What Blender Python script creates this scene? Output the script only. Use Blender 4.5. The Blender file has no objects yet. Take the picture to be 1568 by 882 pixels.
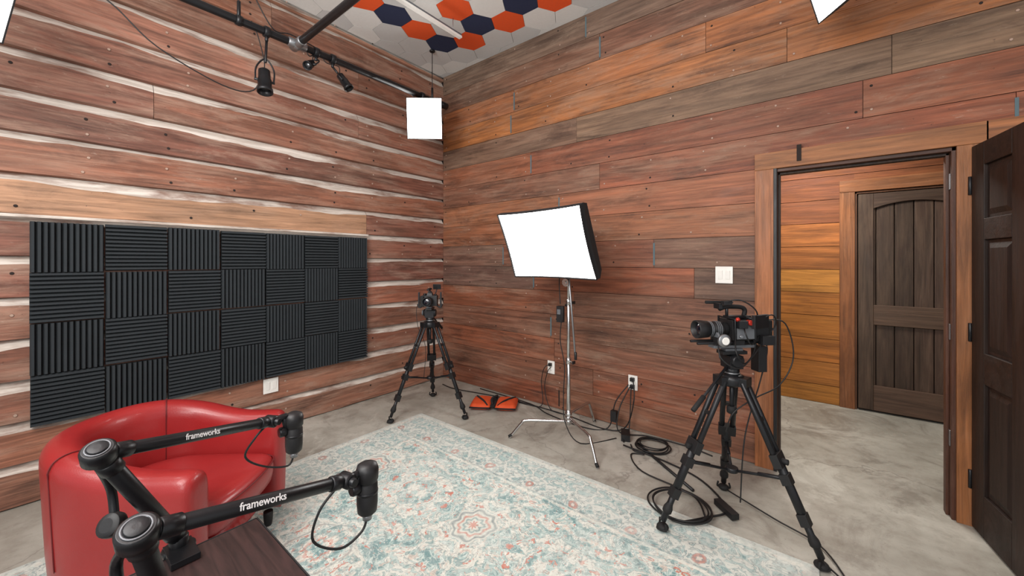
import bpy, math, random
from mathutils import Vector, Matrix, noise
random.seed(7)
XL=-3.686; YB=3.238; ZC=3.76

def lin(c):
    return tuple(((x/255)/12.92 if x/255<=0.04045 else ((x/255+0.055)/1.055)**2.4) for x in c)

# ---------------------------------------------------------------- materials
class NT:
    def __init__(s,name):
        s.m=bpy.data.materials.new(name); s.m.use_nodes=True
        s.t=s.m.node_tree; s.t.nodes.clear()
        s.out=s.n('ShaderNodeOutputMaterial')
    def n(s,ty,**kw):
        nd=s.t.nodes.new(ty)
        for k,v in kw.items(): setattr(nd,k,v)
        return nd
    def l(s,a,b): s.t.links.new(a,b)
    def put(s,inp,val):
        if hasattr(val,'is_output') or isinstance(val,bpy.types.NodeSocket): s.l(val,inp)
        else: inp.default_value=val
    def math(s,op,a,b=0.0,c=None,clamp=False):
        nd=s.n('ShaderNodeMath',operation=op); nd.use_clamp=clamp
        s.put(nd.inputs[0],a); s.put(nd.inputs[1],b)
        if c is not None: s.put(nd.inputs[2],c)
        return nd.outputs[0]
    def mix(s,fac,a,b,blend='MIX'):
        nd=s.n('ShaderNodeMix',data_type='RGBA',blend_type=blend)
        s.put(nd.inputs[0],fac)
        s.put(nd.inputs[6],a if not isinstance(a,tuple) else (*a,1)[:4])
        s.put(nd.inputs[7],b if not isinstance(b,tuple) else (*b,1)[:4])
        return nd.outputs[2]
    def noise(s,vec,scale,detail=4,rough=.55,dist=0.0):
        nd=s.n('ShaderNodeTexNoise'); nd.inputs['Scale'].default_value=scale
        nd.inputs['Detail'].default_value=detail; nd.inputs['Roughness'].default_value=rough
        nd.inputs['Distortion'].default_value=dist
        if vec is not None: s.l(vec,nd.inputs['Vector'])
        return nd.outputs['Fac']
    def remap(s,v,a,b,c=0.0,d=1.0):
        nd=s.n('ShaderNodeMapRange'); s.put(nd.inputs[0],v)
        for i,x in enumerate((a,b,c,d)): nd.inputs[i+1].default_value=x
        return nd.outputs[0]
    def obj(s): return s.n('ShaderNodeTexCoord').outputs['Object']
    def scale(s,vec,sc):
        nd=s.n('ShaderNodeMapping'); s.l(vec,nd.inputs[0]); nd.inputs['Scale'].default_value=sc
        return nd.outputs[0]
    def bsdf(s,col,rough=.5,metal=0.0,bump=None,bstr=.2,bdist=.01,coat=0,spec=.5):
        p=s.n('ShaderNodeBsdfPrincipled')
        s.put(p.inputs['Base Color'],(*col,1)[:4] if isinstance(col,tuple) else col)
        s.put(p.inputs['Roughness'],rough); p.inputs['Metallic'].default_value=metal
        p.inputs['Coat Weight'].default_value=coat
        p.inputs['Specular IOR Level'].default_value=spec
        if bump is not None:
            b=s.n('ShaderNodeBump'); b.inputs['Strength'].default_value=bstr; b.inputs['Distance'].default_value=bdist
            s.l(bump,b.inputs['Height']); s.l(b.outputs[0],p.inputs['Normal'])
        s.l(p.outputs[0],s.out.inputs[0]); return p

def simple(name,col,rough=.5,metal=0,var=.15,nscale=12,bstr=.1,coat=0,spec=.5):
    t=NT(name); o=t.obj(); n=t.noise(o,nscale,5)
    c=lin(col)
    cc=t.mix(n,tuple(x*(1-var) for x in c),tuple(min(1,x*(1+var)) for x in c))
    f=t.noise(o,nscale*15,3)
    t.bsdf(cc,t.remap(n,.3,.7,max(0,rough-.06),min(1,rough+.06)),metal,f,bstr,.002,coat,spec)
    return t.m

def emit(name,col,st):
    t=NT(name); e=t.n('ShaderNodeEmission'); 
    n=t.noise(t.obj(),3,2)
    t.l(t.mix(n,col,tuple(min(1,x*1.02) for x in col)),e.inputs[0]); e.inputs[1].default_value=st
    t.l(e.outputs[0],t.out.inputs[0]); return t.m

def woodmat(name,axis,dust=lin((188,160,140)),dustamt=.55,fine=34,along=1.5,rough=.55,lo=.47,hi=.66,stain=.6,fleck=.5,sat=.95,val=1.0,grey=.38):
    t=NT(name)
    a=t.n('ShaderNodeAttribute',attribute_name='bcol'); off=t.n('ShaderNodeAttribute',attribute_name='boff')
    vs=t.n('ShaderNodeVectorMath',operation='SCALE'); t.l(off.outputs['Vector'],vs.inputs[0]); vs.inputs['Scale'].default_value=13.0
    va=t.n('ShaderNodeVectorMath',operation='ADD'); t.l(t.obj(),va.inputs[0]); t.l(vs.outputs[0],va.inputs[1])
    v=va.outputs[0]; o=t.obj()
    def S(ac,al):
        s_=[ac]*3; s_[axis]=al; return s_
    g=t.noise(t.scale(v,S(fine,along)),1.0,9,.66,.9)
    g2=t.noise(t.scale(v,S(8,.9)),1.0,7,.62,1.6)
    blot=t.noise(t.scale(v,S(8,1.7)),1,10,.72,.5)
    st=t.noise(t.scale(v,S(5,1.3)),1.1,8,.7,.8)
    big=t.noise(o,.55,3,.5)
    gry=t.noise(t.scale(o,S(2.2,.8)),.9,7,.68,.6)
    fl=t.noise(t.scale(v,S(60,16)),1,6,.75,.3)
    speck=t.noise(v,42,3,.6)
    br=t.remap(g,.3,.7,.55,1.42); br2=t.remap(g2,.3,.7,.72,1.28)
    k=t.math('MULTIPLY',t.math('MULTIPLY',br,br2),t.remap(big,.35,.65,.88,1.12))
    cb=t.n('ShaderNodeCombineColor')
    for i in range(3): t.l(k,cb.inputs[i])
    col=t.mix(1.0,a.outputs['Color'],cb.outputs[0],'MULTIPLY')
    f=t.math('MULTIPLY',t.remap(gry,.46,.64,0,grey),a.outputs['Alpha'])
    gc=t.mix(1.0,lin((120,96,80)),cb.outputs[0],'MULTIPLY'); col=t.mix(f,col,gc)
    f=t.math('MULTIPLY',t.remap(blot,lo,hi,0,dustamt),t.remap(g,.32,.56,.25,1.0))
    f=t.math('MULTIPLY',f,a.outputs['Alpha']); col=t.mix(f,col,dust)
    f=t.math('MULTIPLY',t.remap(st,.50,.68,0,stain),t.remap(g,.62,.4,.4,1.0)); col=t.mix(f,col,lin((58,36,29)))
    f=t.math('MULTIPLY',t.remap(fl,.62,.69,0,fleck),t.remap(blot,.42,.6,0,1)); f=t.math('MULTIPLY',f,a.outputs['Alpha'])
    col=t.mix(f,col,lin((205,188,172)))
    col=t.mix(t.remap(speck,.70,.77,0,.6),col,(.02,.012,.01))
    hs=t.n('ShaderNodeHueSaturation'); hs.inputs['Hue'].default_value=.504; hs.inputs['Saturation'].default_value=sat; hs.inputs['Value'].default_value=val
    t.l(col,hs.inputs['Color'])
    hb=t.math('ADD',g,t.math('MULTIPLY',fl,.35))
    t.bsdf(hs.outputs[0],t.remap(blot,.3,.7,rough-.1,rough+.22),0,hb,.55,.004,0,.35)
    return t.m

M_wl=woodmat('weathered_plank_y',1,dust=lin((178,148,128)),dustamt=.65,sat=.90,val=.92)
M_wb=woodmat('weathered_plank_x',0,dust=lin((152,128,110)),dustamt=.58,sat=.96,val=.90,stain=.75)
M_wh=woodmat('hall_plank_x',0,dust=lin((200,150,90)),dustamt=.2,stain=.35,fleck=.1,sat=1.0,grey=.15)
M_trim=woodmat('stained_trim',2,dustamt=.1,rough=.45,stain=.35,fleck=.05,sat=.97,grey=.15)
M_trimx=woodmat('stained_trim_x',0,dustamt=.1,rough=.45,stain=.35,fleck=.05,sat=.97,grey=.15)
M_dark=woodmat('dark_plank_z',2,dust=lin((104,82,66)),dustamt=.4,rough=.5,fleck=.0,grey=.1)
M_darkx=woodmat('dark_plank_x',0,dust=lin((104,82,66)),dustamt=.4,rough=.5,fleck=.0,grey=.1)
def chink():
    t=NT('chalky_chink'); o=t.obj()
    g=t.noise(t.scale(o,(30,2.2,40)),1,7,.65,.6)
    b=t.noise(t.scale(o,(3,1.1,5)),1.6,6,.65)
    c=t.mix(t.remap(g,.3,.7),lin((160,146,134)),lin((222,215,206)))
    c=t.mix(t.remap(b,.49,.64,0,.85),c,lin((118,84,68)))
    t.bsdf(c,.8,0,g,.4,.004); return t.m
M_chink=chink()
M_gap=simple('plank_gap_dark',(36,27,24),.9)
M_nail=simple('nail_filler',(166,140,124),.7)
M_blk=simple('black_metal',(26,27,30),.38,.3)
M_plas=simple('black_plastic',(20,20,22),.5)
M_rub=simple('black_rubber',(14,14,15),.75)
M_cable=simple('black_cable',(18,18,19),.55)
M_fab=simple('black_fabric',(22,22,24),.9)
M_chr=simple('chrome_steel',(205,205,205),.2,1.0,.05)
M_silv=simple('silver_alloy',(150,152,155),.38,.9,.05)
M_dsilv=simple('gunmetal_ring',(104,106,110),.45,.7,.05)
M_white=simple('white_plastic',(232,230,224),.4)
M_socket=simple('dark_slot',(30,30,30),.6)
M_org=simple('orange_vinyl',(206,78,36),.6,bstr=.3)
M_glass=simple('lens_glass',(12,14,24),.06,0,.1,coat=1)
M_grey=simple('grey_plastic',(95,98,102),.5)
M_ridge=simple('foam_charcoal',(50,54,57),.95,0,.15,8,.5,spec=.15)
M_orangeled=simple('red_anodised',(170,40,25),.4,.4)
M_lbl=simple('white_print',(235,235,235),.6,var=.02)
M_blue=simple('worn_joint_blue',(84,104,110),.8)
E_soft=emit('softbox_diffuser_lit',(1,.985,.96),12.0)
E_led=emit('led_diffuser_lit',(1,.98,.95),10.0)

def leather():
    t=NT('red_leather'); o=t.obj()
    n=t.noise(o,4,4); cr=t.noise(o,140,4,.6)
    vo=t.n('ShaderNodeTexVoronoi'); vo.inputs['Scale'].default_value=260; t.l(o,vo.inputs['Vector'])
    c=t.mix(n,lin((128,26,28)),lin((158,38,38)))
    h=t.math('ADD',cr,vo.outputs['Distance'])
    t.bsdf(c,t.remap(n,.3,.7,.32,.44),0,h,.12,.002,.15); return t.m
M_red=leather()
M_seam=simple('red_leather_seam',(96,14,18),.6)
def tabletop():
    t=NT('dark_walnut_laminate'); o=t.obj()
    g=t.noise(t.scale(o,(4,45,45)),1,7,.6,1)
    c=t.mix(t.remap(g,.3,.7),lin((30,22,22)),lin((66,46,44)))
    t.bsdf(c,.45,0,g,.1,.001); return t.m
M_table=tabletop()
def concrete():
    t=NT('concrete_floor'); o=t.obj()
    a=t.noise(o,.9,7,.62,.4); b=t.noise(o,6,9,.7); c=t.noise(o,60,4); s2=t.noise(o,1.7,8,.7,1.0)
    col=t.mix(t.remap(a,.32,.68),lin((138,135,125)),lin((192,190,180)))
    col=t.mix(t.remap(b,.45,.70,0,.6),col,lin((124,117,106)))
    col=t.mix(t.remap(s2,.53,.62,0,.5),col,lin((106,99,90)))
    col=t.mix(t.remap(s2,.42,.36,0,.4),col,lin((208,208,198)))
    col=t.mix(t.remap(c,.62,.75,0,.4),col,lin((104,98,92)))
    vo=t.n('ShaderNodeTexVoronoi',feature='DISTANCE_TO_EDGE'); vo.inputs['Scale'].default_value=.45
    wv=t.n('ShaderNodeVectorMath',operation='ADD'); 
    nz=t.n('ShaderNodeTexNoise'); nz.inputs['Scale'].default_value=2.5; nz.inputs['Detail'].default_value=6; t.l(o,nz.inputs['Vector'])
    t.l(o,wv.inputs[0]); t.l(nz.outputs['Color'],wv.inputs[1]); t.l(wv.outputs[0],vo.inputs['Vector'])
    col=t.mix(t.remap(vo.outputs['Distance'],0,.006,.45,0),col,lin((90,84,80)))
    t.bsdf(col,t.remap(a,.3,.7,.34,.56),0,b,.08,.003); return t.m
M_floor=concrete()
def ceilm():
    return simple('ceiling_paint',(196,196,194),.9)
M_ceil=ceilm()
M_hw=[simple('felt_tile_pale',(228,228,225),.95,var=.06,nscale=40),simple('felt_tile_grey',(206,207,206),.95,var=.06,nscale=40)]
M_ho=simple('felt_tile_orange',(230,86,32),.95,var=.1,nscale=40)
M_hn=simple('felt_tile_navy',(36,44,74),.95,var=.1,nscale=40)

# rug: half sizes
RX,RY=1.475,2.01
def rugmat():
    t=NT('distressed_persian_weave'); o=t.obj()
    nz=t.n('ShaderNodeTexNoise'); nz.inputs['Scale'].default_value=5; nz.inputs['Detail'].default_value=6; t.l(o,nz.inputs['Vector'])
    sb=t.n('ShaderNodeVectorMath',operation='SUBTRACT'); t.l(nz.outputs['Color'],sb.inputs[0]); sb.inputs[1].default_value=(.5,.5,.5)
    sc=t.n('ShaderNodeVectorMath',operation='SCALE'); t.l(sb.outputs[0],sc.inputs[0]); sc.inputs['Scale'].default_value=.10
    ad=t.n('ShaderNodeVectorMath',operation='ADD'); t.l(o,ad.inputs[0]); t.l(sc.outputs[0],ad.inputs[1])
    sp=t.n('ShaderNodeSeparateXYZ'); t.l(ad.outputs[0],sp.inputs[0])
    so=t.n('ShaderNodeSeparateXYZ'); t.l(o,so.inputs[0])
    def cell(px,py,ox=0.,oy=0.):
        x=t.math('PINGPONG',t.math('ADD',sp.outputs[0],ox+20*px),px); y=t.math('PINGPONG',t.math('ADD',sp.outputs[1],oy+20*py),py)
        cb=t.n('ShaderNodeCombineXYZ'); t.l(x,cb.inputs[0]); t.l(y,cb.inputs[1]); return x,y,cb.outputs[0]
    x,y,v=cell(.49,.60)
    A=t.noise(v,7.0,6,.62,1.8); Bn=t.noise(v,14,4,.6,1.4); C=t.noise(v,22,3,.6,.8)
    cream=lin((206,208,198)); mint=lin((164,188,184)); teal=lin((100,138,140)); gry=lin((116,130,132)); org=lin((190,102,80)); pink=lin((204,172,156))
    col=t.mix(t.remap(A,.46,.49),cream,mint)
    col=t.mix(t.math('MULTIPLY',t.remap(A,.55,.57),.85),col,teal)
    ln=t.math('ABSOLUTE',t.math('SUBTRACT',A,.475)); col=t.mix(t.remap(ln,.004,.012,.9,0),col,gry)
    ln=t.math('ABSOLUTE',t.math('SUBTRACT',Bn,.5)); col=t.mix(t.remap(ln,.006,.018,.7,0),col,lin((232,233,226)))
    ln=t.math('ABSOLUTE',t.math('SUBTRACT',Bn,.43)); col=t.mix(t.remap(ln,.004,.010,.7,0),col,gry)
    col=t.mix(t.remap(Bn,.59,.61,0,.75),col,teal)
    col=t.mix(t.remap(C,.62,.64,0,.85),col,org)
    col=t.mix(t.remap(C,.385,.365,0,.5),col,pink)
    r=t.math('SQRT',t.math('ADD',t.math('MULTIPLY',x,x),t.math('MULTIPLY',y,y)))
    ang=t.math('ARCTAN2',y,x); pet=t.math('MULTIPLY',t.math('COSINE',t.math('MULTIPLY',ang,8.0)),.008)
    r2=t.math('ADD',r,pet)
    def ring(rv,a,b,colr,amt):
        f=t.math('MULTIPLY',t.remap(rv,a-.004,a+.004),t.remap(rv,b-.004,b+.004,1,0))
        return t.mix(t.math('MULTIPLY',f,amt),col,colr)
    col=ring(r2,-1,.13,cream,.7); col=ring(r2,.105,.12,gry,.8); col=ring(r2,.072,.088,org,.65)
    col=ring(r2,.042,.056,teal,.7); col=ring(r2,-1,.022,org,.8)
    x2,y2,v2=cell(.49,.60,.49,.60)
    rr=t.math('ADD',t.math('SQRT',t.math('ADD',t.math('MULTIPLY',x2,x2),t.math('MULTIPLY',y2,y2))),t.math('MULTIPLY',t.math('COSINE',t.math('MULTIPLY',t.math('ARCTAN2',y2,x2),6.0)),.01))
    col=ring(rr,.16,.175,gry,.55); col=ring(rr,.05,.066,org,.5); col=ring(rr,.09,.115,teal,.5)
    dx=t.math('SUBTRACT',RX,t.math('ABSOLUTE',so.outputs[0])); dy=t.math('SUBTRACT',RY,t.math('ABSOLUTE',so.outputs[1]))
    d=t.math('MINIMUM',dx,dy)
    d=t.math('ADD',d,t.math('MULTIPLY',t.math('SUBTRACT',Bn,.5),.04))
    xb,yb,vb=cell(.17,.17)
    bn=t.noise(vb,16,5,.62,1.5)
    bc=t.mix(t.remap(bn,.47,.50),lin((202,206,198)),lin((164,186,183)))
    bc=t.mix(t.remap(bn,.58,.6,0,.85),bc,teal)
    rb=t.math('SQRT',t.math('ADD',t.math('MULTIPLY',xb,xb),t.math('MULTIPLY',yb,yb)))
    bc=t.mix(t.remap(rb,.03,.038,.75,0),bc,org); bc=t.mix(t.remap(rb,.012,.017,.8,0),bc,cream)
    ln=t.math('ABSOLUTE',t.math('SUBTRACT',bn,.49)); bc=t.mix(t.remap(ln,.01,.02,.85,0),bc,gry)
    inb=t.math('MULTIPLY',t.remap(d,.06,.066),t.remap(d,.34,.346,1,0))
    col=t.mix(inb,col,bc)
    for a,b,cc,am in ((.0,.03,lin((184,188,182)),.8),(.03,.06,lin((206,206,196)),.7),(.345,.36,gry,.4),(.36,.38,lin((220,220,208)),.55),(.085,.093,gry,.4)):
        f=t.math('MULTIPLY',t.remap(d,a-.003,a+.003),t.remap(d,b-.003,b+.003,1,0))
        col=t.mix(t.math('MULTIPLY',f,am),col,cc)
    w=t.noise(o,2.4,8,.7); w2=t.noise(o,24,7,.75)
    ww=t.math('MULTIPLY',t.remap(w,.38,.68,.05,.75),t.remap(w2,.37,.57,.2,1))
    col=t.mix(ww,col,lin((214,217,210)))
    dk=t.noise(o,38,6,.72); dm=t.noise(o,4,4,.6)
    col=t.mix(t.math('MULTIPLY',t.remap(dk,.53,.66,0,.65),t.remap(dm,.4,.6,.2,1)),col,lin((100,108,110)))
    wv=t.noise(o,300,2)
    t.bsdf(col,.95,0,wv,.3,.003,0,.1); return t.m
M_rug=rugmat()

# ---------------------------------------------------------------- mesh builder
class B:
    def __init__(s,name,T=None):
        s.name=name; s.v=[];s.f=[];s.m=[];s.sm=[];s.c=[];s.o=[];s.mats=[]; s.T=T or Matrix.Identity(4)
    def add(s,vs,fs,mat,smooth=False,col=None,off=None):
        b=len(s.v); s.v+= [s.T@Vector(p) for p in vs]
        if mat not in s.mats: s.mats.append(mat)
        i=s.mats.index(mat)
        for k,f in enumerate(fs):
            s.f.append([b+x for x in f]); s.m.append(i)
            s.sm.append(smooth[k] if isinstance(smooth,list) else smooth)
            s.c.append(col or (.5,.5,.5,1)); s.o.append(off or (0,0,0,1))
    def box(s,c,sz,mat,rot=None,col=None,off=None,taper=1.0):
        x,y,z=[k/2 for k in sz]; vs=[]
        for a,b_,d in ((-1,-1,-1),(1,-1,-1),(1,1,-1),(-1,1,-1),(-1,-1,1),(1,-1,1),(1,1,1),(-1,1,1)):
            k=taper if d>0 else 1
            p=Vector((a*x*k,b_*y*k,d*z)); 
            if rot is not None: p=rot@p
            vs.append(p+Vector(c))
        s.add(vs,[(0,3,2,1),(4,5,6,7),(0,1,5,4),(1,2,6,5),(2,3,7,6),(3,0,4,7)],mat,False,col,off)
    def bb(s,lo,hi,mat,col=None,off=None):
        s.box([(a+b)/2 for a,b in zip(lo,hi)],[b-a for a,b in zip(lo,hi)],mat,None,col,off)
    def lathe(s,prof,o,axis,mat,seg=20,caps=True):
        o=Vector(o); z=Vector(axis).normalized(); x=z.orthogonal().normalized(); y=z.cross(x)
        vs=[];fs=[];sm=[]
        for r,h in prof:
            for i in range(seg):
                a=2*math.pi*i/seg; vs.append(o+z*h+(x*math.cos(a)+y*math.sin(a))*r)
        for k in range(len(prof)-1):
            for i in range(seg):
                j=(i+1)%seg; fs.append((k*seg+i,k*seg+j,(k+1)*seg+j,(k+1)*seg+i)); sm.append(True)
        if caps:
            fs.append(tuple(range(seg))[::-1]); sm.append(False)
            fs.append(tuple((len(prof)-1)*seg+i for i in range(seg))); sm.append(False)
        s.add(vs,fs,mat,sm)
    def cyl(s,p1,p2,r1,mat,r2=None,seg=16):
        p1=Vector(p1);p2=Vector(p2); d=p2-p1; L=d.length
        if L<1e-6: return
        r2=r1 if r2 is None else r2
        e=min(.15*min(r1,r2),L*.2)
        s.lathe([(r1-e,0),(r1,e),(r2,L-e),(r2-e,L)],p1,d,mat,seg)
    def sph(s,c,r,mat,seg=16,sc=(1,1,1)):
        n=8
        vs=[];fs=[];c=Vector(c)
        for k in range(1,n):
            ph=math.pi*k/n
            for i in range(seg):
                a=2*math.pi*i/seg
                vs.append(c+Vector((math.sin(ph)*math.cos(a)*r*sc[0],math.sin(ph)*math.sin(a)*r*sc[1],-math.cos(ph)*r*sc[2])))
        for k in range(n-2):
            for i in range(seg):
                j=(i+1)%seg; fs.append((k*seg+i,k*seg+j,(k+1)*seg+j,(k+1)*seg+i))
        vs.append(c+Vector((0,0,-r*sc[2]))); vs.append(c+Vector((0,0,r*sc[2]))); a0=len(vs)-2
        for i in range(seg):
            j=(i+1)%seg; fs.append((a0,j,i)); fs.append((a0+1,(n-2)*seg+i,(n-2)*seg+j))
        s.add(vs,fs,mat,True)
    def tube(s,pts,r,mat,seg=8,smooth=True,closed=False,sub=6):
        P=[Vector(p) for p in pts]
        if smooth and len(P)>2:
            Q=[];n=len(P); rng=range(n if closed else n-1)
            for i in rng:
                p0=P[(i-1)%n] if closed or i>0 else P[0]; p1=P[i]; p2=P[(i+1)%n]; p3=P[(i+2)%n] if closed or i+2<n else P[-1]
                for k in range(sub):
                    t=k/sub
                    Q.append(.5*((2*p1)+(-p0+p2)*t+(2*p0-5*p1+4*p2-p3)*t*t+(-p0+3*p1-3*p2+p3)*t**3))
            if not closed: Q.append(P[-1])
            P=Q
        n=len(P); vs=[];fs=[];sm=[]
        up=None
        for i in range(n):
            if closed: tg=(P[(i+1)%n]-P[i-1]).normalized()
            else: tg=(P[min(i+1,n-1)]-P[max(i-1,0)]).normalized()
            if up is None: up=tg.orthogonal().normalized()
            up=(up-tg*up.dot(tg)); up=up.normalized() if up.length>1e-6 else tg.orthogonal().normalized()
            w=tg.cross(up)
            for k in range(seg):
                a=2*math.pi*k/seg; vs.append(P[i]+(up*math.cos(a)+w*math.sin(a))*r)
        for i in range(n if closed else n-1):
            ii=(i+1)%n
            for k in range(seg):
                kk=(k+1)%seg; fs.append((i*seg+k,i*seg+kk,ii*seg+kk,ii*seg+k)); sm.append(True)
        if not closed:
            fs.append(tuple(range(seg))[::-1]); fs.append(tuple((n-1)*seg+k for k in range(seg))); sm+=[False,False]
        s.add(vs,fs,mat,sm)
    def finish(s,bevel=0,seg=2,parent=None,origin=None):
        V=s.v
        lo=[min(p[i] for p in V) for i in range(3)]; hi=[max(p[i] for p in V) for i in range(3)]
        O=Vector(((lo[0]+hi[0])/2,(lo[1]+hi[1])/2,lo[2])) if origin is None else Vector(origin)
        me=bpy.data.meshes.new(s.name); me.from_pydata([tuple(p-O) for p in V],[],s.f); 
        for m in s.mats: me.materials.append(m)
        me.polygons.foreach_set('material_index',s.m); me.polygons.foreach_set('use_smooth',s.sm)
        for nm,src in (('bcol',s.c),('boff',s.o)):
            at=me.color_attributes.new(nm,'FLOAT_COLOR','CORNER'); buf=[]
            for p,cc in zip(me.polygons,src): buf+=list(cc)*p.loop_total
            at.data.foreach_set('color',buf)
        me.update()
        ob=bpy.data.objects.new(s.name,me); bpy.context.collection.objects.link(ob); ob.location=O
        if bevel:
            b=ob.modifiers.new('bevel','BEVEL'); b.width=bevel; b.segments=seg; b.limit_method='ANGLE'; b.angle_limit=math.radians(50)
        if parent: ob.parent=parent
        return ob

def rnd3(): return (random.random(),random.random(),random.random(),1)
def vary(c,k=.15,al=1.0):
    f=1+random.uniform(-k,k); return (c[0]*f,c[1]*f*(1+random.uniform(-.05,.05)),c[2]*f,al)

# ---------------------------------------------------------------- room shell
b=B('floor'); b.bb((XL-.2,-3,-.1),(3.2,6.4,0),M_floor); b.finish(origin=(0,0,0))
b=B('ceiling'); b.bb((XL-.2,-3,ZC),(3.2,YB+.2,ZC+.1),M_ceil); b.finish(origin=(0,0,ZC))

# left wall: log-siding boards with chalky chamfered chinking
b=B('wall_left'); b.bb((XL-.2,-3,0),(XL-.035,YB+.14,ZC),M_gap)
PITCH=.246; Z0=1.725-7*PITCH
row=0; z=Z0
pal=[lin((148,88,66)),lin((138,80,60)),lin((152,96,74)),lin((128,74,58)),lin((142,82,58))]
while z<ZC:
    zt=min(z+PITCH,ZC); tan=(abs(z-1.725)<.02)
    segs=[-3.0]+sorted(random.sample([-1.9,-1.1,-.3,.55,1.3,2.1],1))+[YB]
    if tan: segs=[-3,2.19,YB]
    for si in range(len(segs)-1):
        y0,y1=segs[si]+.0015,segs[si+1]-.0015
        c=vary(random.choice(pal),.14,.9); off=rnd3()
        if tan and si==0: c=(*lin((172,124,90)),.4)
        n=max(2,int((y1-y0)/.06)); fo=0.0
        vs=[];fa=[];fc=[];fr=[]
        for i in range(n+1):
            y=y0+(y1-y0)*i/n
            w=noise.noise(Vector((y*1.1,row*3.7,0)))*.6+noise.noise(Vector((y*4,row*7.1,3)))*.3+noise.noise(Vector((y*11,row*7.1,6)))*.12
            ch=.052+.062*w
            xf=XL+.004*noise.noise(Vector((y*2,row*5.,9)))+fo
            zb=max(z+.005*noise.noise(Vector((y*3,row*2.,5))),.0)
            vs+=[(XL-.035,y,zb),(xf,y,zb+.006),(xf,y,max(zt-ch,.01)),(XL-.035,y,zt)]
        for i in range(n):
            k=i*4
            fr.append((k,k+4,k+5,k+1)); fa.append((k+1,k+5,k+6,k+2)); fc.append((k+2,k+6,k+7,k+3))
        if zt<=0: continue
        b.add(vs,fa+fr,M_wl,False,c,off); b.add(vs,fc,M_chink,False,c,off)
        b.add([vs[0],vs[1],vs[2],vs[3]],[(0,1,2,3)],M_wl,False,c,off); b.add(vs[-4:],[(3,2,1,0)],M_wl,False,c,off)
        yy=y0+.1
        while yy<y1-.05:
            if random.random()<.5:
                for zz in (z+.05,zt-.10):
                    if 0<zz<ZC and random.random()<.8: b.lathe([(.009,0),(.007,.002)],(XL+fo+.003,yy+random.uniform(-.02,.02),zz),(1,0,0),random.choice([M_nail,M_gap]),8)
            yy+=.405
    z+=PITCH; row+=1
b.finish(origin=(XL,0,0))
b=B('trim_3'); b.bb((XL+.006,-3,1.708),(XL+.042,2.19,1.727),M_chink); b.finish(.003)

# back wall with doorway
DX0,DX1,DZ=-.25,.60,2.09
b=B('wall_back')
for lo,hi in (((XL-.2,YB+.012,0),(DX0,YB+.15,ZC)),((DX1,YB+.012,0),(3.2,YB+.15,ZC)),((DX0,YB+.012,DZ),(DX1,YB+.15,ZC))):
    b.bb(lo,hi,M_gap)
palb=[lin((142,82,56)),lin((136,74,50)),lin((146,86,58)),lin((130,76,56)),lin((140,74,48)),lin((128,80,60))]
P2=.236; row=0; z=-.02
rows_special={12:lin((166,98,52)),13:lin((158,92,54)),11:lin((126,96,76)),15:lin((112,88,74)),14:lin((122,82,64)),5:lin((110,80,68)),6:lin((118,82,68)),4:lin((124,78,60))}
while z<ZC:
    zt=min(z+P2,ZC)
    cuts=[XL]; x=XL+random.uniform(.9,2.3)
    while x<2.9:
        cuts.append(x); x+=random.uniform(1.4,3.0)
    cuts.append(3.2)
    for i in range(len(cuts)-1):
        pieces=[(cuts[i],cuts[i+1])]
        if z<DZ:
            np_=[]
            for a,c_ in pieces:
                if c_<=DX0 or a>=DX1: np_.append((a,c_))
                else:
                    if a<DX0: np_.append((a,DX0))
                    if c_>DX1: np_.append((DX1,c_))
            pieces=np_
        base=rows_special.get(row) if random.random()<.8 and row in rows_special else random.choice(palb)
        c=vary(base,.10,random.choice([.6,.85,1.0,1.0])); off=rnd3(); dep=random.uniform(0,.004)
        for a,c_ in pieces:
            if c_-a<.01: continue
            lo=(a+.0015,YB-dep,max(z+.0018,.005)); hi=(c_-.0015,YB+.014,zt-.0018)
            b.bb(lo,hi,M_wb,c,off)
            if random.random()<.5 and a>XL+.1: b.bb((a-.005,YB-.0045,max(z,0.01)+.02),(a+.009,YB,zt-.03),random.choice([M_blue,M_gap,M_blue]))
            xx=a+.05
            while xx<c_-.03:
                if random.random()<.6: 
                    for zz in (z+.045,zt-.045):
                        if zz>0.02 and random.random()<.8: b.lathe([(.008,0),(.006,.002)],(xx+random.uniform(-.015,.015),YB-dep-.0005,zz),(0,-1,0),random.choice([M_nail,M_gap,M_nail]),8)
                xx+=.41
    z+=P2; row+=1
b.finish(origin=(0,YB,0))

# hall beyond the doorway
YH=5.06
palh=[lin((174,110,50)),lin((180,116,54)),lin((166,100,44)),lin((176,110,54))]
HX0,HX1,HZ=.265,1.09,2.13
b=B('wall_hall'); 
for lo,hi in (((-1.6,YH+.012,0),(HX0,YH+.1,2.75)),((HX1,YH+.012,0),(2.4,YH+.1,2.75)),((HX0,YH+.012,HZ),(HX1,YH+.1,2.75))): b.bb(lo,hi,M_gap)
z=-.05
while z<2.7:
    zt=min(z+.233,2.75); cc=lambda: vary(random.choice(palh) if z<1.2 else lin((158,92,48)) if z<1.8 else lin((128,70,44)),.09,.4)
    if z>=HZ: parts=[(-1.6,2.4,z,zt)]
    else:
        parts=[(-1.6,HX0,z,zt),(HX1,2.4,z,zt)]
        if zt>HZ: parts.append((HX0,HX1,HZ,zt))
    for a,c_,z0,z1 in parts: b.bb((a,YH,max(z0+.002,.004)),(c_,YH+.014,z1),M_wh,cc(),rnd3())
    z+=.236
b.finish(origin=(0,YH,0))
for nm,xx in (('wall_hall_left',-1.6),('wall_hall_right',2.4)):
    b=B(nm); z=0
    while z<2.7:
        b.bb((xx-.02,YB+.15,z+.003),(xx+.02,YH,min(z+.236,2.75)),M_wl,vary(random.choice(palh),.1,.3),rnd3()); z+=.236
    b.finish()
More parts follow.
